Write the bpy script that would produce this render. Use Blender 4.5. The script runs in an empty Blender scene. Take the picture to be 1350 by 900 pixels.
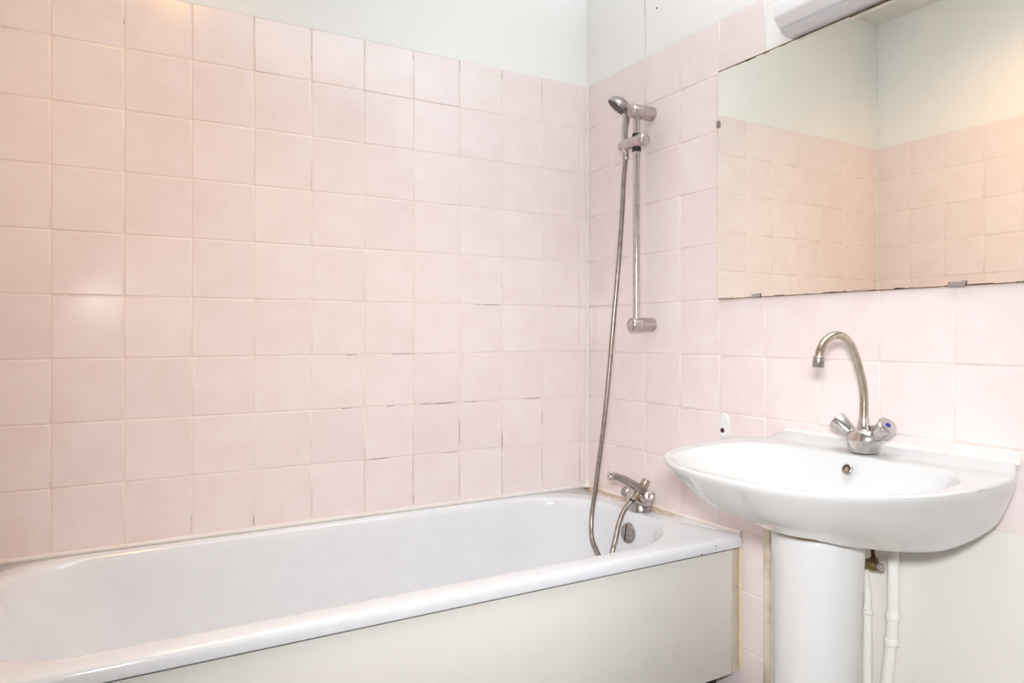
import bpy, bmesh, math, random
from mathutils import Vector, Matrix

# ------------------------------------------------------------------ camera
SC = bpy.context.scene
COL = SC.collection
YAW = 0.5221107
cam_d = bpy.data.cameras.new('camera')
cam = bpy.data.objects.new('camera', cam_d)
COL.objects.link(cam)
cam.location = (-1.4408, -1.9827, 1.06)
cam.rotation_euler = (math.pi / 2, 0, -YAW)
cam_d.sensor_width = 36.0
cam_d.lens = 932.58 / 1350 * 36.0
cam_d.shift_y = -9.92 / 1350
cam_d.clip_start = 0.02
SC.camera = cam

# ------------------------------------------------------------------ world, lights, exposure
world = bpy.data.worlds.new('world')
SC.world = world
world.use_nodes = True
world.node_tree.nodes['Background'].inputs[0].default_value = (0.9, 0.95, 1.0, 1)
world.node_tree.nodes['Background'].inputs[1].default_value = 0.3


def area(name, loc, target, size, size_y, energy, color, shape='RECTANGLE', spread=180):
    d = bpy.data.lights.new(name, 'AREA')
    d.shape = shape
    d.size = size
    if shape in ('RECTANGLE', 'ELLIPSE'):
        d.size_y = size_y
    d.energy = energy
    d.color = color
    d.spread = math.radians(spread)
    o = bpy.data.objects.new(name, d)
    COL.objects.link(o)
    o.location = loc
    o.rotation_euler = (Vector(target) - Vector(loc)).to_track_quat('-Z', 'Y').to_euler()
    return o


# daylight-coloured flash standing by the camera (its glints show in the tiles) ...
area('photo_flash', (-1.52, -2.05, 1.24), (-0.12, -0.70, 0.55), 0.15, 0.10, 22.0, (0.94, 0.96, 1.0), spread=96)
# ... and its second head, turned up so that the white ceiling throws the light back
area('bounce_flash', (-0.60, -1.75, 1.55), (-0.42, -1.35, 2.48), 0.25, 0.25, 64.0, (0.84, 0.925, 1.0), spread=95)
# warm bulb of the room itself
area('ceiling_light', (-1.22, -1.02, 2.42), (-1.72, -0.25, 0.6), 0.26, 0.26, 11.0, (1.0, 0.48, 0.08), 'DISK', 105)

SC.view_settings.view_transform = 'Standard'
SC.view_settings.look = 'None'
SC.view_settings.gamma = 1.0
SC.view_settings.use_curve_mapping = False
SC.view_settings.exposure = -1.56


# ------------------------------------------------------------------ materials
def srgb(r, g, b):
    def f(c):
        c /= 255.0
        return c / 12.92 if c <= 0.04045 else ((c + 0.055) / 1.055) ** 2.4
    return (f(r), f(g), f(b), 1.0)


class NT:
    def __init__(self, name):
        self.m = bpy.data.materials.new(name)
        self.m.use_nodes = True
        self.t = self.m.node_tree
        self.b = self.t.nodes['Principled BSDF']

    def n(self, kind, **kw):
        x = self.t.nodes.new(kind)
        for k, v in kw.items():
            setattr(x, k, v)
        return x

    def l(self, a, b):
        self.t.links.new(a, b)

    def noise(self, scale, detail=3.0, rough=0.5, coord='Object', vec=None, stretch=None):
        if vec is None:
            tc = self.n('ShaderNodeTexCoord')
            vec = tc.outputs[coord]
        if stretch:
            mp = self.n('ShaderNodeMapping')
            mp.inputs['Scale'].default_value = stretch
            self.l(vec, mp.inputs[0])
            vec = mp.outputs[0]
        x = self.n('ShaderNodeTexNoise')
        x.inputs['Scale'].default_value = scale
        x.inputs['Detail'].default_value = detail
        x.inputs['Roughness'].default_value = rough
        self.l(vec, x.inputs['Vector'])
        return x.outputs['Fac']

    def ramp(self, fac, stops):
        x = self.n('ShaderNodeValToRGB')
        e = x.color_ramp.elements
        e[0].position, e[0].color = stops[0]
        e[1].position, e[1].color = stops[1]
        for p, c in stops[2:]:
            q = e.new(p)
            q.color = c
        self.l(fac, x.inputs[0])
        return x.outputs[0]

    def mix(self, fac, a, b, blend='MIX'):
        x = self.n('ShaderNodeMix', data_type='RGBA', blend_type=blend)
        for sock, v in ((x.inputs[0], fac), (x.inputs[6], a), (x.inputs[7], b)):
            if hasattr(v, 'links') or hasattr(v, 'is_linked'):
                self.l(v, sock)
            else:
                sock.default_value = v
        return x.outputs[2]

    def math(self, op, a, b=None):
        x = self.n('ShaderNodeMath', operation=op)
        for i, v in enumerate((a, b)):
            if v is None:
                continue
            if hasattr(v, 'is_linked'):
                self.l(v, x.inputs[i])
            else:
                x.inputs[i].default_value = v
        return x.outputs[0]

    def bump(self, fac, strength, dist):
        x = self.n('ShaderNodeBump')
        x.inputs['Strength'].default_value = strength
        x.inputs['Distance'].default_value = dist
        self.l(fac, x.inputs['Height'])
        self.l(x.outputs[0], self.b.inputs['Normal'])

    def set(self, **kw):
        for k, v in kw.items():
            s = self.b.inputs[k]
            if hasattr(v, 'is_linked'):
                self.l(v, s)
            else:
                s.default_value = v
        return self.m


def mat_tile():
    k = NT('pink_glazed_tile')
    oi = k.n('ShaderNodeObjectInfo')
    tc = k.n('ShaderNodeTexCoord')
    off = k.n('ShaderNodeVectorMath', operation='ADD')
    cmb = k.n('ShaderNodeCombineXYZ')
    r10 = k.math('MULTIPLY', oi.outputs['Random'], 37.0)
    for i in range(3):
        k.l(r10, cmb.inputs[i])
    k.l(tc.outputs['Object'], off.inputs[0])
    k.l(cmb.outputs[0], off.inputs[1])
    cloud = k.noise(11.0, 4.0, 0.6, vec=off.outputs[0])
    c1 = k.ramp(cloud, [(0.32, srgb(241, 225, 222)), (0.68, srgb(248, 238, 236))])
    tint = k.ramp(oi.outputs['Random'], [(0.0, srgb(242, 226, 224)), (1.0, srgb(249, 236, 232))])
    col = k.mix(0.45, c1, tint)
    wav = k.noise(6.0, 1.0, 0.4, vec=off.outputs[0])
    k.bump(wav, 0.06, 0.01)
    return k.set(**{'Base Color': col, 'Roughness': 0.17, 'Specular IOR Level': 0.5})


def mat_grout():
    k = NT('cream_grout_with_mould')
    tc = k.n('ShaderNodeTexCoord')
    a = k.noise(5.0, 2.0, 0.5, vec=tc.outputs['Object'])
    b = k.noise(45.0, 3.0, 0.6, vec=tc.outputs['Object'])
    ma = k.ramp(a, [(0.50, (0, 0, 0, 1)), (0.66, (1, 1, 1, 1))])
    mb = k.ramp(b, [(0.48, (0, 0, 0, 1)), (0.62, (1, 1, 1, 1))])
    f = k.math('MULTIPLY', ma, mb)
    base = k.ramp(a, [(0.3, srgb(248, 236, 227)), (0.7, srgb(243, 227, 216))])
    col = k.mix(k.math('MULTIPLY', f, 0.22), base, srgb(120, 96, 84))
    return k.set(**{'Base Color': col, 'Roughness': 0.75})


def mat_paint(name, c, var=4, rough=0.55, bump=0.03):
    k = NT(name)
    n = k.noise(2.5, 4.0, 0.55)
    col = k.ramp(n, [(0.3, srgb(c[0] - var, c[1] - var, c[2] - var - 1)), (0.7, srgb(*c))])
    f = k.noise(90.0, 3.0, 0.6)
    k.bump(f, bump, 0.004)
    return k.set(**{'Base Color': col, 'Roughness': rough})


def mat_plain(name, c, rough=0.4, metal=0.0, var=0, spec=0.5, coat=0.0, noise_scale=12.0):
    k = NT(name)
    n = k.noise(noise_scale, 3.0, 0.5)
    lo = [max(0, v - var) for v in c]
    col = k.ramp(n, [(0.35, srgb(*lo)), (0.65, srgb(*c))])
    k.set(**{'Base Color': col, 'Roughness': rough, 'Metallic': metal, 'Specular IOR Level': spec})
    if coat:
        k.set(**{'Coat Weight': coat, 'Coat Roughness': 0.05})
    return k.m


def mat_chrome(name, c, rough, worn=0.0):
    k = NT(name)
    n = k.noise(55.0, 4.0, 0.6)
    col = k.ramp(n, [(0.3, srgb(c[0] - 26, c[1] - 30, c[2] - 34)), (0.65, srgb(*c))])
    rg = k.n('ShaderNodeMapRange')
    rg.inputs['To Min'].default_value = rough
    rg.inputs['To Max'].default_value = rough + worn
    k.l(n, rg.inputs['Value'])
    return k.set(**{'Base Color': col, 'Metallic': 1.0, 'Roughness': rg.outputs[0]})


def mat_enamel():
    """white bath enamel with rust along the rim in the tap corner"""
    k = NT('white_bath_enamel')
    tc = k.n('ShaderNodeTexCoord')
    sx = k.n('ShaderNodeSeparateXYZ')
    k.l(tc.outputs['Object'], sx.inputs[0])
    n1 = k.noise(14.0, 4.0, 0.6, vec=tc.outputs['Object'])
    n2 = k.noise(60.0, 3.0, 0.6, vec=tc.outputs['Object'])
    # strip beside the right wall (x > -0.045) from the corner to past the tap (y > -0.47)
    nz = k.math('MULTIPLY', k.math('SUBTRACT', n1, 0.5), 0.07)
    xx = k.math('ADD', sx.outputs['X'], nz)
    m1 = k.ramp(k.math('ADD', xx, 1.0), [(0.950, (0, 0, 0, 1)), (0.972, (1, 1, 1, 1))])
    m2 = k.ramp(k.math('ADD', sx.outputs['Y'], 1.0), [(0.50, (0, 0, 0, 1)), (0.58, (1, 1, 1, 1))])
    m3 = k.ramp(n2, [(0.32, (0.35, 0.35, 0.35, 1)), (0.55, (1, 1, 1, 1))])
    f = k.math('MULTIPLY', k.math('MULTIPLY', m1, m2), m3)
    base = k.ramp(n1, [(0.3, srgb(233, 236, 240)), (0.7, srgb(237, 240, 244))])
    col = k.mix(k.math('MULTIPLY', f, 0.85), base, srgb(196, 158, 104))
    return k.set(**{'Base Color': col, 'Roughness': 0.12, 'Coat Weight': 0.3, 'Coat Roughness': 0.04})


def mat_sealant(name, c, stain, amount):
    k = NT(name)
    n = k.noise(9.0, 3.0, 0.6)
    n2 = k.noise(70.0, 2.0, 0.6)
    f = k.ramp(n, [(0.5, (0, 0, 0, 1)), (0.75, (1, 1, 1, 1))])
    g = k.math('MULTIPLY', f, amount)
    col = k.mix(g, srgb(*c), srgb(*stain))
    k.bump(n2, 0.15, 0.003)
    return k.set(**{'Base Color': col, 'Roughness': 0.35})


def mat_brushed_panel():
    k = NT('cream_white_panel')
    tc = k.n('ShaderNodeTexCoord')
    n = k.noise(3.0, 4.0, 0.6, vec=tc.outputs['Object'])
    s = k.noise(26.0, 3.0, 0.7, vec=tc.outputs['Object'], stretch=(1.0, 1.0, 0.25))
    base = k.ramp(n, [(0.3, srgb(230, 227, 219)), (0.7, srgb(236, 233, 227))])
    spots = k.ramp(s, [(0.66, (0, 0, 0, 1)), (0.8, (1, 1, 1, 1))])
    col = k.mix(k.math('MULTIPLY', spots, 0.35), base, srgb(214, 196, 170))
    return k.set(**{'Base Color': col, 'Roughness': 0.42})


TILE = mat_tile()
GROUT = mat_grout()
WHITE = mat_paint('white_wall_paint', (251, 250, 248))
BOARD = mat_paint('cream_painted_board', (248, 244, 236), 5, 0.4, 0.05)
PIPEP = mat_paint('white_pipe_paint', (248, 245, 239), 6, 0.35, 0.08)
FLOORM = mat_plain('beige_floor', (212, 204, 196), 0.45, 0, 14)
CEIL = mat_paint('ceiling_paint', (244, 243, 240))
ENAMEL = mat_enamel()
CERAMIC = mat_plain('white_ceramic', (223, 223, 222), 0.10, 0, 3, 0.5, 0.3, 4.0)
PANEL = mat_brushed_panel()
GAPSHADE = mat_plain('painted_gap_shade', (52, 46, 42), 0.8, 0, 8)  # dark colour standing in for shade in the gaps around the panel
CHROME = mat_chrome('worn_chrome', (214, 210, 209), 0.12, 0.14)
CHROME_D = mat_chrome('dull_chrome', (184, 179, 177), 0.22, 0.16)
NICKEL = mat_chrome('brushed_nickel', (194, 184, 170), 0.24, 0.1)
KNOBM = mat_chrome('satin_metal_cap', (206, 198, 198), 0.3, 0.12)
HOSEM = mat_chrome('steel_hose', (172, 165, 160), 0.26, 0.1)
DARKP = mat_plain('black_plastic', (34, 32, 32), 0.35)
SPRAYF = mat_plain('dark_spray_face', (84, 76, 66), 0.4, 0, 20, noise_scale=140)
SLOTM = mat_plain('dark_slot', (40, 32, 28), 0.7, 0, 8)
BRASS = mat_chrome('tarnished_brass', (168, 150, 112), 0.35, 0.2)
RUST = mat_plain('rusty_brown', (104, 66, 40), 0.8, 0, 40, noise_scale=160)
PLASTIC = mat_plain('white_plastic', (242, 242, 240), 0.3, 0, 3)
LAMPM = mat_plain('white_lamp_cover', (248, 248, 250), 0.22, 0, 3, 0.5, 0.2)
LAMPB = mat_plain('grey_white_lamp_base', (226, 225, 230), 0.3, 0, 5)
SEAL = mat_sealant('white_silicone', (239, 235, 231), (226, 206, 186), 0.5)
SEAL_P = mat_sealant('pinkish_old_silicone', (243, 232, 224), (206, 172, 140), 0.6)
GLUE = mat_sealant('yellowed_glue', (243, 226, 186), (226, 196, 140), 0.7)
CAULK = mat_sealant('yellow_cream_caulk', (240, 226, 184), (204, 172, 116), 0.6)
WOODT = mat_sealant('stained_beige_batten', (234, 224, 206), (150, 116, 78), 0.6)
JOINTM = mat_sealant('brown_stained_joint', (196, 172, 132), (84, 58, 36), 0.95)
MOULD = mat_plain('black_mould', (110, 86, 78), 0.9, 0, 30, noise_scale=60)
BROWN = mat_plain('brown_mirror_edge', (136, 112, 80), 0.6, 0, 44, noise_scale=50)
GREYC = mat_plain('grey_clip', (176, 166, 164), 0.35, 0.3, 10)
BLUE = mat_plain('blue_dot', (24, 40, 150), 0.25)


def mat_mirror():
    k = NT('aged_mirror_glass')
    n = k.noise(3.0, 2.0, 0.5)
    col = k.ramp(n, [(0.3, (0.985, 0.965, 0.89, 1)), (0.7, (0.99, 0.97, 0.90, 1))])
    return k.set(**{'Base Color': col, 'Metallic': 1.0, 'Roughness': 0.015})


MIRROR = mat_mirror()


# ------------------------------------------------------------------ mesh helpers
def link(o, parent=None):
    COL.objects.link(o)
    if parent is not None:
        o.parent = parent
    return o


def mesh_obj(name, verts, faces, mats, parent=None, smooth=False, mat_idx=None, loc=(0, 0, 0)):
    me = bpy.data.meshes.new(name)
    me.from_pydata([tuple(v) for v in verts], [], faces)
    if not isinstance(mats, (list, tuple)):
        mats = [mats]
    for m in mats:
        me.materials.append(m)
    if mat_idx:
        for p, i in zip(me.polygons, mat_idx):
            p.material_index = i
    bm = bmesh.new()
    bm.from_mesh(me)
    bmesh.ops.recalc_face_normals(bm, faces=bm.faces)
    bm.to_mesh(me)
    bm.free()
    if smooth:
        for p in me.polygons:
            p.use_smooth = True
    me.update()
    o = bpy.data.objects.new(name, me)
    o.location = loc
    return link(o, parent)


def smooth_angle(o, deg=35):
    me = o.data
    for p in me.polygons:
        p.use_smooth = True
    bm = bmesh.new()
    bm.from_mesh(me)
    lim = math.radians(deg)
    for e in bm.edges:
        if len(e.link_faces) == 2 and e.calc_face_angle(0) > lim:
            e.smooth = False
    bm.to_mesh(me)
    bm.free()
    return o


def bm_obj(name, bm, mat, parent=None, smooth=None):
    bmesh.ops.recalc_face_normals(bm, faces=bm.faces)
    me = bpy.data.meshes.new(name)
    bm.to_mesh(me)
    bm.free()
    me.materials.append(mat)
    o = bpy.data.objects.new(name, me)
    link(o, parent)
    if smooth:
        smooth_angle(o, smooth)
    return o


def box(name, lo, hi, mat, parent=None, bevel=0.0, seg=2):
    bm = bmesh.new()
    bmesh.ops.create_cube(bm, size=1.0)
    for v in bm.verts:
        v.co = Vector([lo[i] + (v.co[i] + 0.5) * (hi[i] - lo[i]) for i in range(3)])
    if bevel:
        bmesh.ops.bevel(bm, geom=list(bm.edges), offset=bevel, segments=seg, affect='EDGES', profile=0.5)
    return bm_obj(name, bm, mat, parent, 40 if bevel else None)


def loft(name, rings, mat, parent=None, cap0=True, cap1=True, smooth=40, closed=True):
    n = len(rings[0])
    verts = [p for r in rings for p in r]
    faces = []
    for i in range(len(rings) - 1):
        for j in range(n if closed else n - 1):
            a, b = i * n + j, i * n + (j + 1) % n
            faces.append((a, b, b + n, a + n))
    if cap0:
        faces.append(tuple(range(n))[::-1])
    if cap1:
        faces.append(tuple(range((len(rings) - 1) * n, len(rings) * n)))
    o = mesh_obj(name, verts, faces, mat, parent)
    if smooth:
        smooth_angle(o, smooth)
    return o


def frame_for(axis):
    a = Vector(axis).normalized()
    up = Vector((0, 0, 1)) if abs(a.z) < 0.9 else Vector((1, 0, 0))
    u = up.cross(a).normalized()
    v = a.cross(u).normalized()
    return a, u, v


def lathe(name, base, axis, profile, mat, parent=None, n=28, smooth=40, cap=True):
    """profile: list of (distance along axis, radius)"""
    a, u, v = frame_for(axis)
    b = Vector(base)
    rings = []
    for h, r in profile:
        rings.append([b + a * h + (u * math.cos(t) + v * math.sin(t)) * r
                      for t in [2 * math.pi * i / n for i in range(n)]])
    return loft(name, rings, mat, parent, cap, cap, smooth)


def catmull(pts, per=10):
    P = [Vector(p) for p in pts]
    P = [P[0] * 2 - P[1]] + P + [P[-1] * 2 - P[-2]]
    out = []
    for i in range(1, len(P) - 2):
        p0, p1, p2, p3 = P[i - 1:i + 3]
        for k in range(per):
            t = k / per
            out.append(0.5 * ((2 * p1) + (p2 - p0) * t + (2 * p0 - 5 * p1 + 4 * p2 - p3) * t * t
                              + (3 * p1 - p0 - 3 * p2 + p3) * t ** 3))
    out.append(P[-2].copy())
    return out


def resample(pts, step):
    out = [pts[0].copy()]
    acc = 0.0
    for a, b in zip(pts, pts[1:]):
        L = (b - a).length
        d = step - acc
        while d <= L:
            out.append(a.lerp(b, d / L))
            d += step
        acc = (acc + L) % step if L else acc
        acc = L - (d - step)
    if (out[-1] - pts[-1]).length > step * 0.2:
        out.append(pts[-1].copy())
    return out


def tube(name, pts, radii, mat, parent=None, n=16, smooth=50, squash=None):
    pts = [Vector(p) for p in pts]
    if not isinstance(radii, (list, tuple)):
        radii = [radii] * len(pts)
    tang = []
    for i in range(len(pts)):
        t = pts[min(i + 1, len(pts) - 1)] - pts[max(i - 1, 0)]
        tang.append(t.normalized())
    _, u, v = frame_for(tang[0])
    rings = []
    for i, p in enumerate(pts):
        if i:
            q = tang[i - 1].rotation_difference(tang[i])
            u = q @ u
            v = q @ v
        s = squash[i] if squash else 1.0
        rings.append([p + (u * math.cos(a) + v * math.sin(a) * s) * radii[i]
                      for a in [2 * math.pi * k / n for k in range(n)]])
    return loft(name, rings, mat, parent, True, True, smooth)


def thing(name, label, cat, loc):
    o = bpy.data.objects.new(name, None)
    o.empty_display_size = 0.05
    link(o)
    o.location = (0, 0, 0)
    o['label'] = label
    o['category'] = cat
    return o


def struct(o, label, cat=None):
    o['kind'] = 'structure'
    o['label'] = label
    o['category'] = cat or 'wall'
    return o


# ------------------------------------------------------------------ room shell
W = 1.655            # width of the bath niche
CEIL_Z = 2.48
T = 0.152            # tile pitch along the walls
TV = 0.15229         # tile pitch up the walls
ROW1 = 1.7617
TOP = 1.909          # upper edge of the tiling
JOINT = 0.0028
DEPTH = 0.0014       # how far tile faces stand proud of the grout
X_TILE_END = -0.7576
random.seed(4)


def row_z(k):
    return ROW1 - (k - 1) * TV


# back wall: y = 0 is the tile face; grout plane lies at +DEPTH
def grid_wall(name, quads, mats, idx, label, thick_dir, thick=0.1):
    verts, faces, mi = [], [], []
    for q, m in zip(quads, idx):
        b = len(verts)
        verts += [Vector(p) for p in q]
        verts += [Vector(p) + Vector(thick_dir) * thick for p in q]
        faces += [(b, b + 1, b + 2, b + 3), (b + 7, b + 6, b + 5, b + 4)]
        for i in range(4):
            j = (i + 1) % 4
            faces.append((b + i, b + 4 + i, b + 4 + j, b + j))
        mi += [m] * 6
    return struct(mesh_obj(name, verts, faces, mats, mat_idx=mi), label)


D = DEPTH
wall_back = grid_wall('wall_back',
                      [[(-W, D, 0), (0.1, D, 0), (0.1, D, TOP), (-W, D, TOP)],
                       [(-W, 0.001, TOP), (0.1, 0.001, TOP), (0.1, 0.001, CEIL_Z), (-W, 0.001, CEIL_Z)]],
                      [GROUT, WHITE], [0, 1], 'pink tiled wall behind the bathtub, painted white above', (0, 1, 0))
BD = 0.695           # top of the lower painted board
wall_right = grid_wall('wall_right',
                       [[(D, 0, 0), (D, X_TILE_END, 0), (D, X_TILE_END, TOP), (D, 0, TOP)],
                        [(D, X_TILE_END, 0), (D, -3.0, 0), (D, -3.0, ROW1), (D, X_TILE_END, ROW1)],
                        [(0.001, 0, TOP), (0.001, X_TILE_END, TOP), (0.001, X_TILE_END, CEIL_Z), (0.001, 0, CEIL_Z)],
                        [(0.001, X_TILE_END, ROW1), (0.001, -3.0, ROW1), (0.001, -3.0, CEIL_Z),
                         (0.001, X_TILE_END, CEIL_Z)]],
                       [GROUT, WHITE], [0, 0, 1, 1], 'pink tiled wall carrying mirror, shower rail and washbasin', (1, 0, 0))
wall_left = grid_wall('wall_left',
                      [[(-W - D, 0.1, 0), (-W - D, -0.80, 0), (-W - D, -0.80, TOP), (-W - D, 0.1, TOP)],
                       [(-W - .001, 0.1, TOP), (-W - .001, -0.80, TOP), (-W - .001, -0.80, CEIL_Z),
                        (-W - .001, 0.1, CEIL_Z)]],
                      [GROUT, WHITE], [0, 1], 'pink tiled end wall of the bath niche seen in the mirror', (-1, 0, 0))
XL, YR = -2.75, -3.0
struct(box('wall_niche_return', (XL, -0.80, 0), (-W - 0.1, -0.70, CEIL_Z), WHITE),
       'white wall beside the bath niche, out of view on the left')
struct(box('wall_far_left', (XL - 0.1, YR, 0), (XL, -0.70, CEIL_Z), WHITE), 'white side wall behind the camera on the left')
struct(box('wall_rear', (XL - 0.1, YR - 0.1, 0), (0.1, YR, CEIL_Z), WHITE), 'white rear wall behind the camera')
struct(box('floor', (XL - 0.1, YR - 0.1, -0.1), (0.1, 0.1, 0), FLOORM), 'beige floor under bathtub and washbasin', 'floor')
struct(box('ceiling', (XL - 0.1, YR - 0.1, CEIL_Z), (0.1, 0.1, CEIL_Z + 0.1), CEIL), 'plain white ceiling', 'ceiling')

# ---- tiles: every tile its own object; alike sizes share one mesh
_tile_cache = {}


def tile_mesh(w, h):
    key = (round(w, 4), round(h, 4))
    if key in _tile_cache:
        return _tile_cache[key]
    rings = []
    for inset, z in ((0.0, -0.004), (0.0, -0.0014), (0.0007, -0.0006), (0.0019, -0.00012), (0.0036, 0.0)):
        a, b = w / 2 - inset, h / 2 - inset
        rings.append([(-a, -b, z), (a, -b, z), (a, b, z), (-a, b, z)])
    verts = [p for r in rings for p in r]
    faces = []
    for i in range(4):
        for j in range(4):
            k = (j + 1) % 4
            faces.append((i * 4 + j, i * 4 + k, i * 4 + 4 + k, i * 4 + 4 + j))
    faces.append((16, 17, 18, 19))
    me = bpy.data.meshes.new('tile')
    me.from_pydata(verts, [], faces)
    me.materials.append(TILE)
    for p in me.polygons:
        p.use_smooth = True
    me.polygons[len(faces) - 1].use_smooth = False
    _tile_cache[key] = me
    return me


def add_tile(parent, s0, s1, z0, z1, place, bow=0.0022):
    w, h = abs(s1 - s0) - JOINT, (z1 - z0) - JOINT
    if w < 0.004 or h < 0.004:
        return
    o = bpy.data.objects.new('tile', tile_mesh(w, h))
    link(o, parent)
    loc, rot = place((s0 + s1) / 2, (z0 + z1) / 2)
    o.location = loc
    # hand-set tiles never sit perfectly flat
    jit = Matrix.Rotation(random.gauss(0, bow), 3, 'X') @ Matrix.Rotation(random.gauss(0, bow), 3, 'Y')
    o.rotation_euler = (rot @ jit).to_euler()
    return o


def place_back(x, z):      # normal -y
    return (x, 0, z), Matrix(((1, 0, 0), (0, 0, -1), (0, 1, 0)))


def place_right(y, z):     # normal -x, local x runs along -y
    return (0, y, z), Matrix(((0, 0, -1), (-1, 0, 0), (0, 1, 0)))


def place_left(y, z):      # normal +x
    return (-W, y, z), Matrix(((0, 0, 1), (1, 0, 0), (0, 1, 0)))


rows = [(row_z(1), TOP + 0.001)] + [(row_z(k + 1), row_z(k)) for k in range(1, 12)] + [(0.003, row_z(12))]
back_cols = [(0.0, -0.0317)] + [(-0.0317 - i * T, -0.0317 - (i + 1) * T) for i in range(10)] + [(-1.5517, -W)]
for z0, z1 in rows[:9]:
    for a, b in back_cols:
        add_tile(wall_back, a, b, z0, z1, place_back)
right_cols = [(0.0, -0.1496)] + [(-0.1496 - i * T, -0.1496 - (i + 1) * T) for i in range(11)]
for ri, (z0, z1) in enumerate(rows):
    for ci, (a, b) in enumerate(right_cols):
        if ci >= 5 and (ri == 0 or ri > 8):
            continue                      # painted wall above, painted board below
        if ci >= 5 and 1 <= ri <= 4 and b > -1.70:
            continue                      # behind the mirror
        if ci == 4 and 1 <= ri <= 4:
            continue
        add_tile(wall_right, a, b, z0, z1, place_right)
left_cols = [(-0.003, -0.1496)] + [(-0.1496 - i * T, -0.1496 - (i + 1) * T) for i in range(4)]
for z0, z1 in rows[:10]:
    for a, b in left_cols:
        add_tile(wall_left, a, b, z0, z1, place_left)


# ---- mould and cracks in the joints of the back wall, sitting in the grout
marks = [(-0.942, 1.832, 1.820, 1.0), (-0.79, 1.899, 1.866, 0.8), (-0.641, 1.896, 1.884, 0.9), (-0.487, 1.905, 1.879, 0.7),
         (-0.336, 1.906, 1.878, 1.0), (-0.184, 1.885, 1.815, 0.6), (-0.487, 0.799, 0.719, 1.0), (-0.336, 0.749, 0.676, 0.9),
         (-0.336, 0.671, 0.551, 0.7), (-0.184, 0.809, 0.758, 0.8), (-0.641, 0.697, 0.606, 0.9), (-0.79, 0.732, 0.552, 0.6),
         (-0.942, 0.659, 0.552, 0.6), (-1.097, 0.574, 0.55, 0.9), (-0.0317, 0.666, 0.559, 0.8), (-0.184, 0.683, 0.557, 0.6),
         (-0.487, 0.684, 0.552, 0.6), (-0.641, 0.583, 0.552, 0.9), (-1.401, 1.836, 1.821, 0.7), (-1.249, 0.60, 0.552, 0.5),
         (-0.641, 0.80, 0.735, 0.5)]
for x, za, zb, wd in marks:
    n = 5
    vs, fs = [], []
    for i in range(n + 1):
        z = za + (zb - za) * i / n
        w = 0.0011 * wd * (0.35 + 0.65 * random.random()) * (0.4 if i in (0, n) else 1)
        dx = random.uniform(-0.0004, 0.0004)
        vs += [(x + dx - w, D - 0.0006, z), (x + dx + w, D - 0.0006, z)]
        if i:
            b = 2 * i
            fs.append((b - 2, b - 1, b + 1, b))
    mesh_obj('mould', vs, fs, MOULD, wall_back)
hmarks = [(-0.848, -0.811, 6), (-0.712, -0.641, 6), (-0.604, -0.554, 6), (-0.724, -0.70, 7), (-0.62, -0.503, 7),
          (-0.257, -0.193, 7), (-0.437, -0.342, 5), (-0.86, -0.83, 7), (-0.47, -0.42, 7), (-0.55, -0.50, 8), (-0.78, -0.71, 8)]
for xa, xb, k in hmarks:
    z = row_z(k)
    n = 6
    vs, fs = [], []
    for i in range(n + 1):
        x = xa + (xb - xa) * i / n
        w = 0.0008 * random.uniform(0.2, 1.0) * (0.4 if i in (0, n) else 1)
        vs += [(x, D - 0.0006, z - w), (x, D - 0.0006, z + w)]
        if i:
            b = 2 * i
            fs.append((b - 2, b - 1, b + 1, b))
    mesh_obj('mould', vs, fs, MOULD, wall_back)
# crack running down the painted part of the right wall
vs, fs = [], []
for i in range(25):
    z = 1.925 + i * 0.02
    y = -0.2995 - 0.0014 * math.sin(i * 0.55) - random.uniform(0, 0.0012)
    w = (0.0004 if z < 2.03 else 0.0009) * random.uniform(0.6, 1.2)
    vs += [(0.0004, y - w, z), (0.0004, y + w, z)]
    if i:
        b = 2 * i
        fs.append((b - 2, b - 1, b + 1, b))
mesh_obj('crack', vs, fs, MOULD, wall_right)
lathe('old_nail_hole', (0.0012, -0.352, 2.042), (-1, 0, 0), [(0, 0.003), (0.0012, 0.0026), (0.0016, 0.0012)], MOULD, wall_right, 10)

# ---- lower painted board, batten, sealant beads
bd = box('board', (-0.004, -3.0, 0.0), (D, -0.777, BD), BOARD, wall_right, 0.0012)
bd['label'] = 'cream painted board under the tiles beside the pedestal'
bt = box('trim_1', (-0.009, -0.778, 0.0), (0.001, -0.7575, 0.70), WOODT, None, 0.0015)
struct(bt, 'stained beige batten between the pink tiles and the painted board', 'trim')


def bead(name, pts, r, mat, label, n=10, wob=0.0):
    pts = [Vector(p) for p in pts]
    out = []
    for a, b in zip(pts, pts[1:]):
        k = max(2, int((b - a).length / 0.02))
        for i in range(k):
            out.append(a.lerp(b, i / k))
    out.append(pts[-1])
    rad = [r * (1 + random.uniform(-wob, wob)) for _ in out]
    o = tube(name, out, rad, mat, None, n)
    return struct(o, label, 'trim')


RIM = 0.535
bead('trim_2', [(-0.001, -0.001, RIM + 0.004), (-0.001, -0.001, TOP)], 0.0055, SEAL,
     'white silicone bead up the corner behind the shower', wob=0.06)
bead('trim_3', [(-W, -0.001, RIM + 0.004), (-0.002, -0.001, RIM + 0.004)], 0.0075, SEAL,
     'long white silicone bead between bathtub and back wall', wob=0.10)
bead('trim_4', [(-0.001, -0.004, RIM + 0.004), (-0.001, -0.682, RIM + 0.004)], 0.0068, SEAL_P,
     'off-white silicone bead between bathtub end and right wall', wob=0.14)
bead('trim_5', [(-W + 0.001, -0.001, RIM + 0.004), (-W + 0.001, -0.001, TOP)], 0.005, SEAL,
     'silicone bead in the corner reflected in the mirror', wob=0.06)
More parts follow.
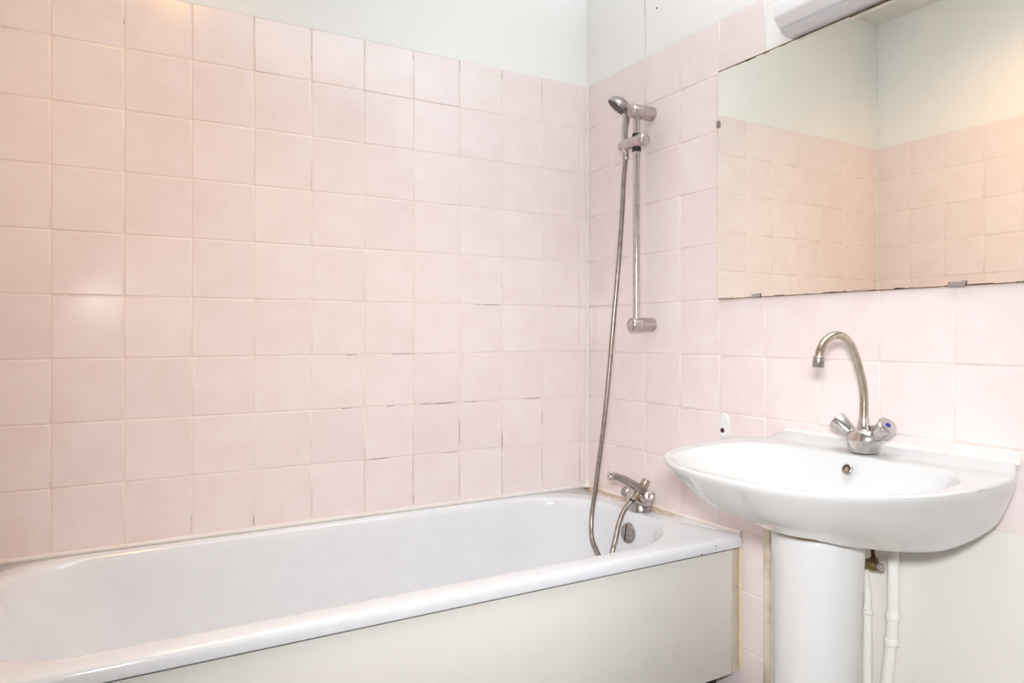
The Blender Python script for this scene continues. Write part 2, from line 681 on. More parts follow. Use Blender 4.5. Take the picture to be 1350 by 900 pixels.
# smear of silicone where the corner bead meets the bath rim
lathe('silicone_blob', (-0.004, -0.004, RIM + 0.001), (0, 0, 1), [(0, 0.016), (0.006, 0.013), (0.014, 0.008), (0.024, 0.004)],
      SEAL, bpy.data.objects['trim_2'], 14)


def smear(name, x0, ys, z0, z1, mat, label, proud):
    """old glue: thin lumpy strip stuck to the tiles, running up the wall"""
    n = 34
    vs, fs = [], []
    for i in range(n + 1):
        z = z0 + (z1 - z0) * i / n
        e0 = random.uniform(-0.0018, 0.0018)
        e1 = random.uniform(-0.0018, 0.0018)
        pr = proud * random.uniform(0.6, 1.1)
        ya, yb = ys[0] + e0, ys[1] + e1
        vs += [(x0, ya, z), (x0 - pr, ya * .8 + yb * .2, z), (x0 - pr, ya * .2 + yb * .8, z), (x0, yb, z)]
        if i:
            b = 4 * i
            for j in range(3):
                fs.append((b - 4 + j, b - 3 + j, b + 1 + j, b + j))
    o = mesh_obj(name, vs, fs, mat, None, True)
    return struct(o, label, 'trim')


smear('trim_6', 0.0, (-0.6655, -0.681), 0.185, 0.512, GLUE, 'yellowed glue strip left on the tiles beside the bath panel', 0.0022)

# ------------------------------------------------------------------ bathtub
tub = thing('bathtub', 'white enamel bathtub built in along the pink tiled back wall', 'bathtub', (0, 0, 0))


def rrect(x0, x1, y0, y1, z, rl, rr, n=10):
    """rounded rectangle, corner radius rl at the x0 end and rr at the x1 end"""
    pts = []
    for cx, cy, r, a0 in ((x1 - rr, y1 - rr, rr, 0), (x0 + rl, y1 - rl, rl, 90), (x0 + rl, y0 + rl, rl, 180), (x1 - rr, y0 + rr, rr, 270)):
        for i in range(n + 1):
            a = math.radians(a0 + 90.0 * i / n)
            pts.append(Vector((cx + r * math.cos(a), cy + r * math.sin(a), z)))
    return pts


# outer skirt, rolled rim, then down into the basin
O = (-W + 0.004, -0.0025, -0.686, -0.0025)
rings = [rrect(O[0], O[1], O[2] + 0.006, O[3], 0.5055, .003, .003),
         rrect(O[0], O[1], O[2] + 0.001, O[3], 0.5065, .004, .004),
         rrect(O[0], O[1], O[2], O[3], 0.510, .004, .004),
         rrect(O[0], O[1], O[2], O[3], 0.523, .004, .004),
         rrect(O[0], O[1], O[2] + 0.002, O[3], 0.5295, .004, .004),
         rrect(O[0], O[1], O[2] + 0.006, O[3], 0.5335, .004, .004),
         rrect(O[0], O[1], O[2] + 0.012, O[3] - 0.001, 0.5352, .006, .006)]
IN = (-1.642, -0.088, -0.628, -0.026)
for dz, e, left, rl, rr in ((0.0002, -0.006, 0, .17, .235), (-0.0006, -0.001, 0, .17, .235), (-0.003, 0.004, .002, .17, .235),
                            (-0.009, 0.008, .006, .17, .23), (-0.02, 0.011, .012, .17, .23), (-0.06, 0.016, .032, .18, .22),
                            (-0.14, 0.026, .075, .19, .21), (-0.24, 0.042, .14, .20, .20), (-0.31, 0.062, .20, .19, .18),
                            (-0.345, 0.085, .26, .17, .16), (-0.362, 0.12, .32, .14, .13), (-0.368, 0.17, .40, .10, .08),
                            (-0.370, 0.235, .50, .05, .045)):
    rings.append(rrect(IN[0] + max(e, 0) * 0.5 + left + min(e, 0), IN[1] - e, IN[2] + e, IN[3] - e, RIM + dz, rl, rr))
shell = loft('tub_shell', rings, ENAMEL, tub, False, True, 60)
# apron panel under the rim
pan = box('front_panel', (-W + 0.004, -0.676, 0.178), (-0.0285, -0.660, 0.5000), PANEL, tub, 0.0015)
pan['label'] = 'cream-white flat bath panel'
box('rim_gap_shade', (-W + 0.006, -0.6585, 0.47), (-0.03, -0.640, 0.5058), GAPSHADE, tub)  # dark strip added behind the gap, painting the shade below the rim
box('under_panel_shade', (-W + 0.006, -0.635, 0.0), (-0.045, -0.615, 0.30), GAPSHADE, tub)  # dark board added so the space below the panel reads as shade
vs, fs = [], []
n = 40
for i in range(n + 1):
    z = 0.182 + (0.500 - 0.182) * i / n
    w = random.uniform(0.0030, 0.0055)
    vs += [(-0.0290, -0.6775, z), (-0.0290 + w, -0.6770, z), (-0.0290 + w * 0.9, -0.668, z)]
    if i:
        b = 3 * i
        fs += [(b - 3, b - 2, b + 1, b), (b - 2, b - 1, b + 2, b + 1)]
mesh_obj('panel_caulk', vs, fs, CAULK, tub)
# chips on the rim
for (x, z, r) in ((-0.098, 0.522, 0.0022), (-0.147, 0.5085, 0.0024)):
    lathe('enamel_chip', (x, -0.6856, z), (0, -1, 0), [(0, r), (0.0006, r * 0.8)], SLOTM, tub, 8)
# overflow on the tap end
ov = lathe('overflow_cap', (-0.1035, -0.349, 0.4745), (-1, 0, 0.16),
           [(0, 0.030), (0.004, 0.030), (0.008, 0.0285), (0.0105, 0.024), (0.0115, 0.016), (0.0118, 0.006)], CHROME_D, tub, 32)
a, u, v = frame_for((-1, 0, 0.16))
c = Vector((-0.1035, -0.349, 0.4745)) + a * 0.0112
vs = [c + u * (-0.0035) + v * 0.024, c + u * 0.0005 + v * 0.024, c + u * 0.0005 - v * 0.024, c + u * (-0.0035) - v * 0.024]
vs += [p + a * 0.0012 for p in vs]
mesh_obj('slot', vs, [(0, 1, 2, 3), (7, 6, 5, 4), (0, 4, 5, 1), (1, 5, 6, 2), (2, 6, 7, 3), (3, 7, 4, 0)], SLOTM, ov)
for dv in (0.010, -0.004):
    lathe('slot', c + u * 0.011 + v * dv, a, [(0, 0.0022), (0.0012, 0.0018)], SLOTM, ov, 8)

# ------------------------------------------------------------------ bath mixer tap on the rim
tap = thing('bath_mixer_tap', 'chrome bath mixer tap with raised spout on the tub rim', 'tap', (0, 0, 0))
TX, TY = -0.060, -0.352
lathe('base', (TX, TY, RIM + 0.0005), (0, 0, 1), [(0, 0.030), (0.004, 0.031), (0.010, 0.029), (0.022, 0.026), (0.03, 0.025)], CHROME_D, tap)
tube('body', [(TX, TY + 0.052, 0.573), (TX, TY + 0.042, 0.572), (TX, TY + 0.02, 0.569), (TX, TY, 0.569), (TX, TY - 0.02, 0.569),
              (TX, TY - 0.034, 0.576), (TX, TY - 0.040, 0.580)],
     [0.016, 0.020, 0.023, 0.025, 0.023, 0.019, 0.015], CHROME, tap, 24)


def tap_knob(name, base, axis, mat, parent, L=0.03, r=0.0165, lobes=6):
    a, u, v = frame_for(axis)
    b = Vector(base)
    rings = []
    n = 36
    for h, k in ((0, 0.62), (0.12, 0.72), (0.25, 0.95), (0.5, 1.0), (0.82, 1.0), (0.94, 0.94), (1.0, 0.82)):
        ring = []
        for i in range(n):
            t = 2 * math.pi * i / n
            rr = r * k * (1 - (0.085 * (0.5 + 0.5 * math.cos(lobes * t)) if 0.2 < h < 0.97 else 0))
            ring.append(b + a * (h * L) + (u * math.cos(t) + v * math.sin(t)) * rr)
        rings.append(ring)
    o = loft(name, rings, mat, parent, True, True, 50)
    return o


k1 = tap_knob('handle', (TX - 0.004, TY - 0.034, 0.585), (-0.45, -0.86, 0.22), KNOBM, tap, 0.030, 0.0172)
a1 = Vector((-0.45, -0.86, 0.22)).normalized()
lathe('handle_cap', Vector((TX - 0.004, TY - 0.034, 0.585)) + a1 * 0.0295, a1, [(0, 0.0125), (0.002, 0.0120), (0.003, 0.009), (0.003, 0.007), (0.0022, 0.006)], KNOBM, k1, 28)
tap_knob('handle', (TX - 0.002, TY + 0.048, 0.575), (-0.10, 0.93, 0.25), CHROME_D, tap, 0.026, 0.0172)
# diverter knob on top, leaning back towards the wall
tap_knob('diverter_knob', (TX - 0.002, TY - 0.004, 0.596), (0.36, -0.22, 0.9), NICKEL, tap, 0.036, 0.0135, 4)
# spout: tapered arm rising over the bath, nozzle turned down
sp = [(TX + 0.012, TY - 0.012, 0.580), (TX - 0.010, TY - 0.006, 0.600), (TX - 0.038, TY - 0.003, 0.620), (TX - 0.070, TY, 0.637),
      (TX - 0.098, TY + 0.002, 0.648), (TX - 0.112, TY + 0.003, 0.650)]
spc = catmull(sp, 6)
spout = tube('spout', spc, [0.0185 - 0.0085 * (i / (len(spc) - 1)) for i in range(len(spc))], CHROME_D, tap, 20,
             squash=[0.82] * len(spc))
lathe('nozzle', (TX - 0.108, TY + 0.003, 0.661), (-0.12, 0, -1), [(0, 0.0085), (0.003, 0.0105), (0.010, 0.0110), (0.0115, 0.0118), (0.021, 0.0118), (0.0235, 0.0105), (0.0235, 0.007)],
      CHROME, spout, 24)
hb = Vector((TX - 0.012, TY - 0.004, 0.590))
hd = Vector((-0.105, -0.364, 0.5715)) - hb
lathe('hose_outlet', hb, hd, [(0, 0.012), (0.018, 0.0115), (0.02, 0.009), (0.023, 0.009), (0.025, 0.0095), (hd.length, 0.0088)], NICKEL, tap, 20)

# ------------------------------------------------------------------ shower rail
rail = thing('shower_rail', 'vertical chrome shower rail with round wall brackets and slider', 'shower rail', (0, 0, 0))
BX, BY = -0.057, -0.3275
tube('bar', [(BX, BY, 1.098), (BX, BY, 1.4), (BX, BY, 1.735)], 0.0105, CHROME, rail, 24)
for z in (1.727, 1.088):
    br = lathe('bracket', (-0.0005, BY - 0.006, z), (-1, 0.06, 0.0),
               [(0, 0.0205), (0.003, 0.021), (0.043, 0.021), (0.044, 0.0195), (0.0455, 0.0195), (0.0465, 0.021), (0.074, 0.021), (0.079, 0.0195), (0.082, 0.015), (0.083, 0.008)],
               KNOBM, rail, 32)
sl = lathe('slider', (BX - 0.006, BY - 0.050, 1.634), (0.0, 1, 0.03),
           [(0, 0.013), (0.002, 0.0165), (0.005, 0.0185), (0.030, 0.0185), (0.031, 0.0165), (0.033, 0.0165), (0.036, 0.0175), (0.075, 0.0165), (0.112, 0.0150), (0.116, 0.0135), (0.117, 0.010)],
           KNOBM, rail, 32)
lathe('slider_insert', (BX, BY, 1.607), (0, 0, 1), [(0, 0.0125), (0.004, 0.0135), (0.050, 0.0135), (0.054, 0.0125)], DARKP, sl, 20)

# ------------------------------------------------------------------ hand shower
hs = thing('hand_shower', 'chrome hand shower hooked into the slider at the top of the rail', 'shower head', (0, 0, 0))
HX, HY = BX - 0.008, BY + 0.044
hp = catmull([(HX + 0.002, HY, 1.612), (HX, HY, 1.64), (HX - 0.001, HY, 1.68), (HX + 0.003, HY - 0.001, 1.715), (HX + 0.003, HY - 0.001, 1.736),
              (HX + 0.001, HY, 1.752), (HX - 0.010, HY + 0.0045, 1.766)], 8)
rr = []
for i in range(len(hp)):
    t = i / (len(hp) - 1)
    rr.append(0.0085 + 0.0035 * math.sin(t * 2.2) + 0.004 * max(0, t - 0.6) / 0.4)
tube('handle', hp, rr, CHROME, hs, 20)
hc = Vector((HX - 0.018, HY + 0.010, 1.757))
ha = Vector((-0.52, 0.38, -0.76)).normalized()
head = lathe('head', hc - ha * 0.018, ha, [(-0.006, 0.006), (-0.004, 0.014), (0.001, 0.0225), (0.008, 0.0295), (0.016, 0.034), (0.024, 0.0355), (0.0265, 0.0345)],
             CHROME_D, hs, 36)
fp = lathe('spray_face', hc + ha * 0.0078, ha, [(0, 0.0325), (0.0016, 0.0315), (0.003, 0.025), (0.0034, 0.01)], SPRAYF, head, 32)
a, u, v = frame_for(ha)
for rad, cnt in ((0.025, 14), (0.016, 10), (0.007, 5)):
    for i in range(cnt):
        t = 2 * math.pi * i / cnt
        lathe('nozzle', hc + ha * 0.0098 + (u * math.cos(t) + v * math.sin(t)) * rad, ha, [(0, 0.0016), (0.0026, 0.0011)], DARKP, head, 6)
lathe('hose_nut', (HX + 0.002, HY, 1.618), (0.02, 0.0, -1), [(0, 0.0075), (0.004, 0.0098), (0.022, 0.0098), (0.026, 0.0085)], CHROME_D, hs, 20)

# ------------------------------------------------------------------ shower hose (ribbed steel)
hose_pts = catmull([(HX + 0.002, HY, 1.594), (-0.068, -0.2795, 1.52), (-0.072, -0.280, 1.4541), (-0.085, -0.279, 1.291), (-0.100, -0.2722, 1.1063),
                    (-0.110, -0.2627, 0.9447), (-0.125, -0.2559, 0.7832), (-0.140, -0.2454, 0.6443), (-0.148, -0.2428, 0.5795), (-0.156, -0.2397, 0.5246), (-0.165, -0.2464, 0.4765),
                    (-0.175, -0.2653, 0.4416), (-0.188, -0.3056, 0.4201), (-0.200, -0.3480, 0.396), (-0.211, -0.378, 0.384), (-0.212, -0.3975, 0.402), (-0.200, -0.3963, 0.4530),
                    (-0.180, -0.3840, 0.481), (-0.158, -0.3700, 0.5130), (-0.130, -0.3600, 0.5470), (-0.106, -0.3645, 0.571)], 24)
hose_pts = resample(hose_pts, 0.0019)
o = tube('shower_hose', hose_pts, [0.0078 if (i % 2) else 0.0066 for i in range(len(hose_pts))], HOSEM, None, 12, 85)
o['label'] = 'ribbed steel shower hose hanging down into the bathtub and up to its tap'
o['category'] = 'hose'

# ------------------------------------------------------------------ washbasin
basin = thing('washbasin', 'white ceramic washbasin on a pedestal below the mirror', 'washbasin', (0, 0, 0))
CYB = -1.076
CXB = -0.27
ZR = 0.812


def dense(poly, per=16):
    """closed catmull-rom through control points"""
    P = [Vector((p[0], p[1], 0)) for p in poly]
    n = len(P)
    out = []
    for i in range(n):
        p0, p1, p2, p3 = P[(i - 1) % n], P[i], P[(i + 1) % n], P[(i + 2) % n]
        for k in range(per):
            t = k / per
            out.append(0.5 * ((2 * p1) + (p2 - p0) * t + (2 * p0 - 5 * p1 + 4 * p2 - p3) * t * t + (3 * p1 - p0 - 3 * p2 + p3) * t ** 3))
    return out


def radial(poly, angs):
    """distance from (CXB,0) to the closed polyline for every angle"""
    res = []
    m = len(poly)
    for a in angs:
        d = Vector((math.cos(a), math.sin(a)))
        best = 0
        for i in range(m):
            p, q = poly[i], poly[(i + 1) % m]
            p = Vector((p[0] - CXB, p[1]))
            q = Vector((q[0] - CXB, q[1]))
            e = q - p
            den = d.x * e.y - d.y * e.x
            if abs(den) < 1e-12:
                continue
            t = (p.x * e.y - p.y * e.x) / den
            s = (p.x * d.y - p.y * d.x) / den
            if t > 0 and -1e-9 <= s <= 1 + 1e-9:
                best = max(best, t)
        res.append(best)
    return res


half = [(-0.09, 0.285), (-0.17, 0.296), (-0.25, 0.293), (-0.33, 0.275), (-0.40, 0.240), (-0.455, 0.190), (-0.49, 0.131), (-0.508, 0.066), (-0.513, 0.0)]
side = [(0.0, 0.252), (-0.03, 0.263), (-0.06, 0.275)] + half
sdense = catmull([(p[0], p[1], 0) for p in side], 8)
outer = [(p.x, p.y) for p in sdense] + [(p.x, -p.y) for p in reversed(sdense[:-1])]
NA = 144
# more samples near the two back corners
ca = math.atan2(0.252, -CXB)
angs = sorted([2 * math.pi * i / NA for i in range(NA)] + [ca, -ca + 2 * math.pi])
Ro = radial(outer, angs)
ih = [(-0.112, 0.0), (-0.112, 0.10), (-0.117, 0.17), (-0.135, 0.215), (-0.175, 0.243), (-0.24, 0.255), (-0.32, 0.248), (-0.39, 0.222), (-0.44, 0.178), (-0.472, 0.11), (-0.483, 0.0)]
idn = catmull([(p[0], p[1], 0) for p in ih], 8)
inner = [(p.x, p.y) for p in idn] + [(p.x, -p.y) for p in reversed(idn[1:-1])]
Ri = radial(inner, angs)


def sstep(a, b, x):
    t = max(0.0, min(1.0, (x - a) / (b - a)))
    return t * t * (3 - 2 * t)


def pt(a, r, z):
    return Vector((CXB + math.cos(a) * r, CYB + math.sin(a) * r, z))


def deck_z(x):
    return 0.012 * sstep(-0.050, -0.022, x) - 0.004 * sstep(-0.10, -0.35, x)


rings = []
# underside, from the middle outwards and up
under = [(0.664, 0.20), (0.665, 0.30), (0.668, 0.40), (0.675, 0.50), (0.686, 0.60), (0.700, 0.68), (0.716, 0.745), (0.734, 0.805), (0.752, 0.860), (0.770, 0.910), (0.784, 0.950), (0.795, 0.978), (0.802, 0.989), (0.807, 0.991)]
for z, s in under:
    r = []
    for a, ro in zip(angs, Ro):
        x, y = CXB + math.cos(a) * ro, math.sin(a) * ro
        wx = sstep(-0.30, -0.06, x)              # 1 at the wall
        # near the wall the sides drop almost straight and the back stays on the wall
        s2 = 1 - (1 - s) * (1 - 0.62 * wx)
        px = CXB + (x - CXB) * s
        if x > CXB:
            px = CXB + (x - CXB) * (1 - (1 - s) * 0.8 * sstep(0.715, 0.664, z))
        px = min(px, -0.0015)
        zz = z + (0.016 * wx * sstep(0.79, 0.68, z)) + 0.036 * sstep(-0.14, -0.47, x) * max(0.0, (0.807 - z) / 0.143) * min(1.0, s / 0.5)
        r.append(Vector((px, CYB + y * s2, zz)))
    rings.append(r)
# rim and deck
for f, dz in ((0.0, -0.003), (0.02, 0.0), (0.08, 0.0010), (0.2, 0.0010), (0.35, 0.0), (0.5, -0.0004), (0.65, -0.0008), (0.8, -0.001), (0.92, -0.0016)):
    r = []
    for a, ro, ri in zip(angs, Ro, Ri):
        rad = ro * 0.994 + (ri - ro * 0.994) * f
        p = pt(a, rad, 0)
        p.x = min(p.x, -0.0015)
        p.z = ZR + dz + deck_z(p.x)
        r.append(p)
    rings.append(r)
# bowl
for dz, s in ((-0.003, 1.0), (-0.008, 0.985), (-0.018, 0.955), (-0.035, 0.90), (-0.055, 0.82), (-0.075, 0.72), (-0.090, 0.60), (-0.100, 0.46), (-0.106, 0.30), (-0.108, 0.12)):
    r = []
    for a, ri, ro in zip(angs, Ri, Ro):
        p = pt(a, ri * s, 0)
        xo = CXB + math.cos(a) * ro
        lift = 0.036 * sstep(-0.14, -0.47, xo) * (-dz / 0.143) * min(1.0, s / 0.5)
        p.z = ZR + dz + lift + deck_z(p.x) * max(0, 1 + dz / 0.05)
        r.append(p)
    rings.append(r)
bowl = loft('bowl', rings, CERAMIC, basin, True, True, 75)
# overflow hole in the back of the bowl, drain in its floor
oc = Vector((-0.1385, CYB - 0.0035, 0.7865))
on = Vector((-0.93, 0, 0.40)).normalized()
ovr = lathe('overflow_ring', oc - on * 0.003, on, [(0, 0.0108), (0.0048, 0.0108), (0.0056, 0.0095), (0.0050, 0.0080), (0.0036, 0.0075)], CHROME_D, basin, 24, cap=False)
lathe('overflow_hole', oc - on * 0.003, on, [(0, 0.0079), (0.0050, 0.0079)], SLOTM, ovr, 20)
lathe('overflow_grille', oc + on * 0.0012 - Vector((0, 0.0005, 0.0015)), on, [(0, 0.0058), (0.0018, 0.0054), (0.0024, 0.0035)], NICKEL, ovr, 16)
lathe('drain', (CXB, CYB, ZR - 0.1085), (0, 0, 1), [(0, 0.030), (0.003, 0.030), (0.004, 0.024), (0.0025, 0.020), (0.0025, 0.008)], CHROME, basin, 28)
# silicone between basin and tiles
vs, fs = [], []
n = 60
for i in range(n + 1):
    y = CYB + 0.256 - 0.512 * i / n
    h = random.uniform(0.0015, 0.0045)
    vs += [(-0.0130, y, 0.8225), (-0.006, y, 0.8256 + h * 0.3), (-0.0004, y, 0.8262 + h + 0.003)]
    if i:
        b = 3 * i
        fs += [(b - 3, b - 2, b + 1, b), (b - 2, b - 1, b + 2, b + 1)]
mesh_obj('wall_sealant', vs, fs, SEAL, basin, True)

# ------------------------------------------------------------------ pedestal
ped = thing('pedestal', 'white ceramic pedestal column under the washbasin', 'pedestal', (0, 0, 0))
rings = []
for z, cx, rx, ry in ((0.0, -0.205, 0.102, 0.098), (0.03, -0.205, 0.100, 0.096), (0.08, -0.208, 0.088, 0.086), (0.18, -0.211, 0.079, 0.077), (0.32, -0.211, 0.0775, 0.0765),
                      (0.45, -0.208, 0.080, 0.0795), (0.56, -0.204, 0.084, 0.084), (0.652, -0.201, 0.0875, 0.0875), (0.662, -0.201, 0.0870, 0.0870), (0.665, -0.201, 0.085, 0.085)):
    ring = []
    for i in range(56):
        t = 2 * math.pi * i / 56
        ring.append(Vector((cx + rx * math.cos(t), -1.058 + ry * math.sin(t), z)))
    rings.append(ring)
loft('column', rings, CERAMIC, ped, True, True, 50)
# crumbling joint between column and basin
vs, fs = [], []
n = 48
for i in range(n + 1):
    t = math.radians(80 + 190 * i / n)
    w = random.uniform(0.0, 0.0035)
    cx, cy = -0.201 + 0.076 * math.cos(t), -1.058 + 0.076 * math.sin(t)
    ex, ey = -0.201 + 0.0850 * math.cos(t), -1.058 + 0.0850 * math.sin(t)
    vs += [(cx, cy, 0.682), (ex, ey, 0.670 + w), (ex, ey, 0.6648)]
    if i:
        b = 3 * i
        fs += [(b - 3, b - 2, b + 1, b), (b - 2, b - 1, b + 2, b + 1)]
mesh_obj('joint', vs, fs, JOINTM, ped)

# ------------------------------------------------------------------ basin mixer
bt = thing('basin_mixer_tap', 'chrome two-handle basin mixer with tall swan-neck spout', 'tap', (0, 0, 0))
FX, FY, FZ = -0.066, -1.068, 0.8135
rings = []
for z, rx, ry in ((0, 0.0262, 0.0275), (0.002, 0.0275, 0.029), (0.012, 0.029, 0.033), (0.024, 0.030, 0.0375), (0.032, 0.029, 0.0385), (0.040, 0.0265, 0.034), (0.046, 0.022, 0.026), (0.048, 0.017, 0.018)):
    rings.append([Vector((FX + rx * math.cos(t), FY + ry * math.sin(t), FZ + z)) for t in [2 * math.pi * i / 36 for i in range(36)]])
loft('body', rings, CHROME, bt, True, True, 60)


def facet_handle(base, axis, parent, mark=False):
    a, u, v = frame_for(axis)
    b = Vector(base)
    rg = lathe('handle_collar', b - a * 0.010, a, [(0, 0.0125), (0.008, 0.0135), (0.0095, 0.0125), (0.011, 0.0125)], CHROME_D, parent, 24)
    rings = []
    n = 40
    for h, r in ((0.0, 0.0125), (0.001, 0.0142), (0.004, 0.0152), (0.038, 0.0198), (0.0415, 0.0193), (0.043, 0.0172)):
        ring = []
        for i in range(n):
            t = 2 * math.pi * i / n
            q = 1 - 0.075 * abs(math.sin(2.0 * t)) ** 3 if 0.003 < h < 0.042 else 0.97
            ring.append(b + a * h + (u * math.cos(t) + v * math.sin(t)) * r * q)
        rings.append(ring)
    hd = loft('handle', rings, CHROME, parent, True, True, 40)
    if mark:
        m = lathe('blue_dot', b + a * 0.0429, a, [(0, 0.0052), (0.0007, 0.0050), (0.0009, 0.003)], BLUE, hd, 20)
        m['label'] = 'blue cold-water dot'
    return hd


facet_handle((FX - 0.003, FY + 0.026, FZ + 0.036), (-0.18, 0.78, 0.66), bt)
facet_handle((FX - 0.003, FY - 0.029, FZ + 0.036), (-0.22, -0.74, 0.64), bt, True)
lathe('spout_base', (FX, FY, FZ + 0.044), (0, 0, 1), [(0, 0.0150), (0.003, 0.0155), (0.006, 0.0140), (0.010, 0.0125), (0.026, 0.0100), (0.029, 0.0098), (0.030, 0.0085)], CHROME, bt, 28)
lathe('plug_knob', (FX + 0.006, FY - 0.020, FZ + 0.044), (0, 0, 1), [(0, 0.004), (0.006, 0.004), (0.007, 0.007), (0.012, 0.0075), (0.014, 0.005)], CHROME_D, bt, 16)
gp = catmull([(-0.0662, FY, 0.882), (-0.0655, FY, 0.905), (-0.0658, FY, 0.933), (-0.0715, FY, 0.962), (-0.0825, FY, 0.990), (-0.0945, FY, 1.015), (-0.109, FY, 1.0375),
              (-0.129, FY, 1.0525), (-0.150, FY, 1.0575), (-0.174, FY, 1.0545), (-0.194, FY, 1.0435), (-0.2065, FY, 1.027), (-0.2112, FY, 1.0075)], 8)
sw = tube('spout', gp, 0.0080, NICKEL, bt, 20)
lathe('aerator', (-0.2112, FY, 1.016), (-0.06, 0, -1), [(0, 0.0084), (0.002, 0.0100), (0.003, 0.0106), (0.008, 0.0106), (0.0085, 0.0112), (0.021, 0.0112), (0.0225, 0.0100), (0.0225, 0.0080), (0.019, 0.0075)], CHROME_D, sw, 24)

# ------------------------------------------------------------------ mirror
mir = thing('mirror', 'large frameless wall mirror with worn edges above the washbasin', 'mirror', (0, 0, 0))
MY0, MY1, MZ0, MZ1 = -0.6055, -1.545, 1.1545, 1.7645
box('glass', (-0.0065, MY1, MZ0), (-0.0040, MY0, MZ1), MIRROR, mir)
box('backing', (-0.0040, MY1 + 0.001, MZ0 - 0.0014), (0.0, MY0 + 0.0016, MZ1 + 0.0042), BROWN, mir)
# tarnished flecks along the edges, proud of the glass by a hair
for k in range(60):
    y = MY0 - 0.003 - random.random() * 0.92
    L = random.uniform(0.006, 0.04)
    h = random.uniform(0.0006, 0.0022)
    z = MZ1 - h * 0.5 if k < 34 else MZ0 + h * 0.5
    m = BROWN if k < 34 or random.random() < 0.4 else GREYC
    vs = [(-0.0067, y, z - h / 2), (-0.0067, y - L * 0.4, z - h * 0.7), (-0.0067, y - L, z - h / 2), (-0.0067, y - L * 0.9, z + h / 2), (-0.0067, y - L * 0.5, z + h * 0.3), (-0.0067, y - L * 0.1, z + h / 2)]
    mesh_obj('tarnish', vs, [(0, 1, 2, 3, 4, 5)], m, mir)
for i, (y, z, L) in enumerate(((-0.7330, MZ0, 0.022), (-1.2225, MZ0, 0.030))):
    cl = box('clip', (-0.0105, y - L / 2, z - 0.003), (-0.0005, y + L / 2, z + 0.0075), GREYC, mir, 0.0012)
    box('clip_lip', (-0.0125, y - L / 2 - 0.003, z + 0.0005), (-0.0100, y - L / 2 + 0.004, z + 0.0085), GREYC, cl, 0.0006)
box('clip', (-0.0105, MY0 - 0.006, 1.615), (-0.0005, MY0 + 0.004, 1.634), CHROME_D, mir, 0.001)
box('bottom_channel', (-0.0078, -0.640, MZ0 - 0.0020), (-0.0005, -0.606, MZ0 + 0.0022), GREYC, mir, 0.0006)
box('bottom_channel', (-0.0078, -1.040, MZ0 - 0.0010), (-0.0005, -1.000, MZ0 + 0.0030), GREYC, mir, 0.0006)

# ------------------------------------------------------------------ lamp over the mirror (switched off)
lamp = thing('wall_lamp', 'white strip lamp, switched off, mounted above the mirror', 'lamp', (0, 0, 0))
LY0, LY1 = -0.838, -1.300


def prism(name, prof, y0, y1, mat, parent, bevel):
    bm = bmesh.new()
    f0 = [bm.verts.new((x, y0, z)) for x, z in prof]
    f1 = [bm.verts.new((x, y1, z)) for x, z in prof]
    bm.faces.new(f0)
    bm.faces.new(f1[::-1])
    m = len(prof)
    for i in range(m):
        j = (i + 1) % m
        bm.faces.new((f0[i], f1[i], f1[j], f0[j]))
    bmesh.ops.recalc_face_normals(bm, faces=bm.faces)
    bmesh.ops.bevel(bm, geom=list(bm.edges), offset=bevel, segments=4, affect='EDGES', profile=0.5)
    return bm_obj(name, bm, mat, parent, 50)


prism('diffuser', [(-0.001, 1.852), (-0.052, 1.852), (-0.068, 1.838), (-0.070, 1.806), (-0.050, 1.784), (-0.001, 1.783)], LY0, LY1, LAMPM, lamp, 0.006)
prism('base', [(-0.001, 1.7838), (-0.050, 1.7845), (-0.044, 1.774), (-0.030, 1.7695), (-0.001, 1.7690)], LY0 - 0.004, LY1 + 0.004, LAMPB, lamp, 0.002)
tube('edge_trim', [(-0.0515, LY0 - 0.012, 1.7845), (-0.0515, LY1 + 0.012, 1.7845)], 0.0016, LAMPB, lamp, 8)

# ------------------------------------------------------------------ hook plate
hk = thing('wall_hook', 'small white plastic hook plate with a rusty hole beside the washbasin', 'hook', (0, 0, 0))
out = []
cy, w, z0, z1 = -0.6235, 0.0165, 0.779, 0.848
for i in range(17):
    t = math.pi * i / 16
    out.append((cy + w * math.cos(t), z1 - w + w * math.sin(t)))
for i in range(17):
    t = math.pi + math.pi * i / 16
    out.append((cy + w * math.cos(t), z0 + w + w * math.sin(t)))
rings = []
for x, k in ((0.0, 1.0), (-0.004, 1.0), (-0.0055, 0.95), (-0.006, 0.86)):
    rings.append([Vector((x, cy + (y - cy) * k, 0.8135 + (z - 0.8135) * (1 - (1 - k) * 0.5))) for y, z in out])
loft('plate', rings, PLASTIC, hk, True, True, 40)
hole = lathe('rusty_hole', (-0.0058, cy + 0.0035, 0.8015), (-1, 0, 0), [(0, 0.0075), (0.0008, 0.0068), (0.001, 0.004)], RUST, hk, 9)
lathe('screw_hole', (-0.0062, cy + 0.0050, 0.7995), (-1, 0.2, 0), [(0, 0.0048), (0.0009, 0.0042)], SLOTM, hole, 7)
lathe('hook_stub', (-0.006, cy + 0.001, 0.7895), (-1, 0, 0.1), [(0, 0.007), (0.004, 0.006), (0.006, 0.003)], PLASTIC, hk, 14)

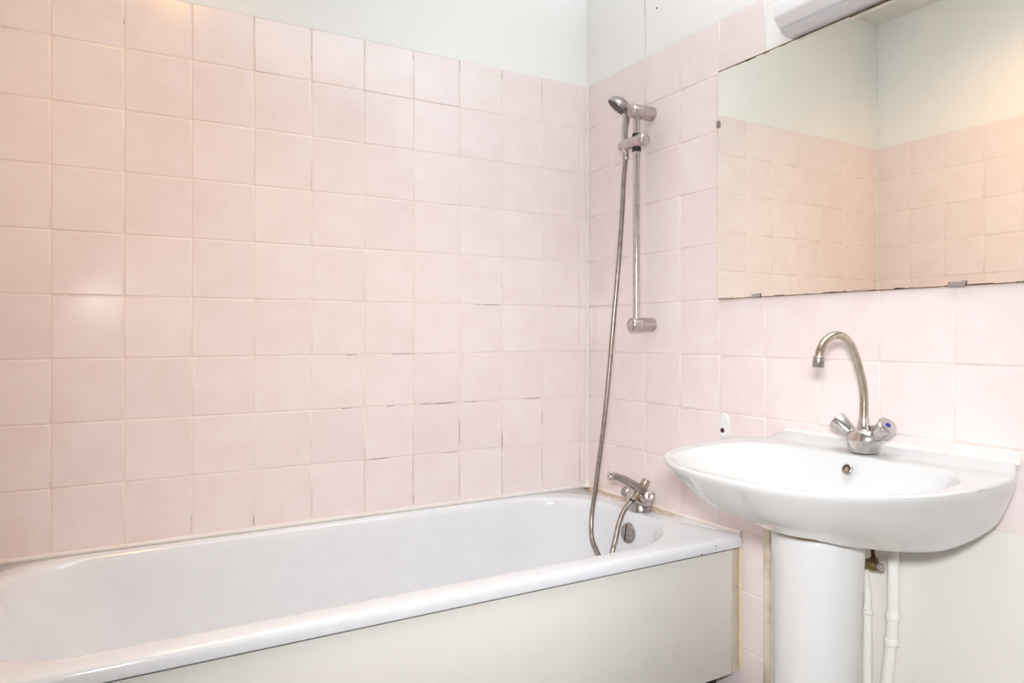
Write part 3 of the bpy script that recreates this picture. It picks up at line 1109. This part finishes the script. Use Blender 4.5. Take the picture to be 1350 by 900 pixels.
# ------------------------------------------------------------------ pipes and stop valve behind the pedestal
wp = thing('waste_pipe', 'white painted pipe running down the board right of the pedestal', 'pipe', (0, 0, 0))
tube('pipe', catmull([(-0.028, -1.100, 0.695), (-0.028, -1.106, 0.63), (-0.028, -1.108, 0.55), (-0.028, -1.106, 0.46), (-0.028, -1.099, 0.38), (-0.028, -1.089, 0.28), (-0.028, -1.080, 0.0)], 6), 0.0115, PIPEP, wp, 20)
for y, z in ((-1.1065, 0.478), (-1.1035, 0.424)):
    lathe('collar', (-0.028, y, z - 0.008), (0, -0.07, 1), [(0, 0.0118), (0.002, 0.0142), (0.010, 0.0146), (0.014, 0.0140), (0.016, 0.0118)], PIPEP, wp, 20)
cp = thing('supply_pipe', 'thin white painted pipe at the right edge of the pedestal', 'pipe', (0, 0, 0))
tube('pipe', [(-0.026, -1.046, 0.0), (-0.026, -1.048, 0.2), (-0.026, -1.050, 0.40), (-0.026, -1.050, 0.50), (-0.026, -1.043, 0.56)], [0.0105, 0.0105, 0.010, 0.008, 0.007], PIPEP, cp, 18)
lathe('collar', (-0.026, -1.050, 0.462), (0, 0, 1), [(0, 0.0095), (0.002, 0.012), (0.010, 0.012), (0.012, 0.0095)], PIPEP, cp, 18)
sv = thing('stop_valve', 'small tarnished brass stop valve under the washbasin', 'valve', (0, 0, 0))
lathe('valve_body', (-0.05, -1.045, 0.5745), (0, -1, 0.06), [(0, 0.008), (0.006, 0.010), (0.018, 0.0105), (0.019, 0.0085), (0.026, 0.0085), (0.027, 0.0105), (0.038, 0.0105), (0.040, 0.0090), (0.046, 0.0090)], BRASS, sv, 14)
lathe('screw_cap', (-0.05, -1.091, 0.5772), (0, -1, 0.06), [(0, 0.0080), (0.008, 0.0080), (0.010, 0.006)], GREYC, sv, 14)
tube('riser_pipe', [(-0.05, -1.078, 0.580), (-0.05, -1.077, 0.62), (-0.05, -1.076, 0.678)], [0.0042, 0.0036, 0.0036], RUST, sv, 10)
tube('wall_stub', [(-0.05, -1.052, 0.574), (-0.03, -1.052, 0.573), (-0.0042, -1.052, 0.573)], [0.007, 0.007, 0.009], BRASS, sv, 12)

# ------------------------------------------------------------------ ceiling lamp (above the frame)
cl = thing('ceiling_lamp', 'round white lamp plate fixed to the ceiling', 'lamp', (0, 0, 0))
lathe('ceiling_plate', (-1.22, -1.02, CEIL_Z), (0, 0, -1), [(0, 0.19), (0.03, 0.19), (0.045, 0.17)], PLASTIC, cl, 40)
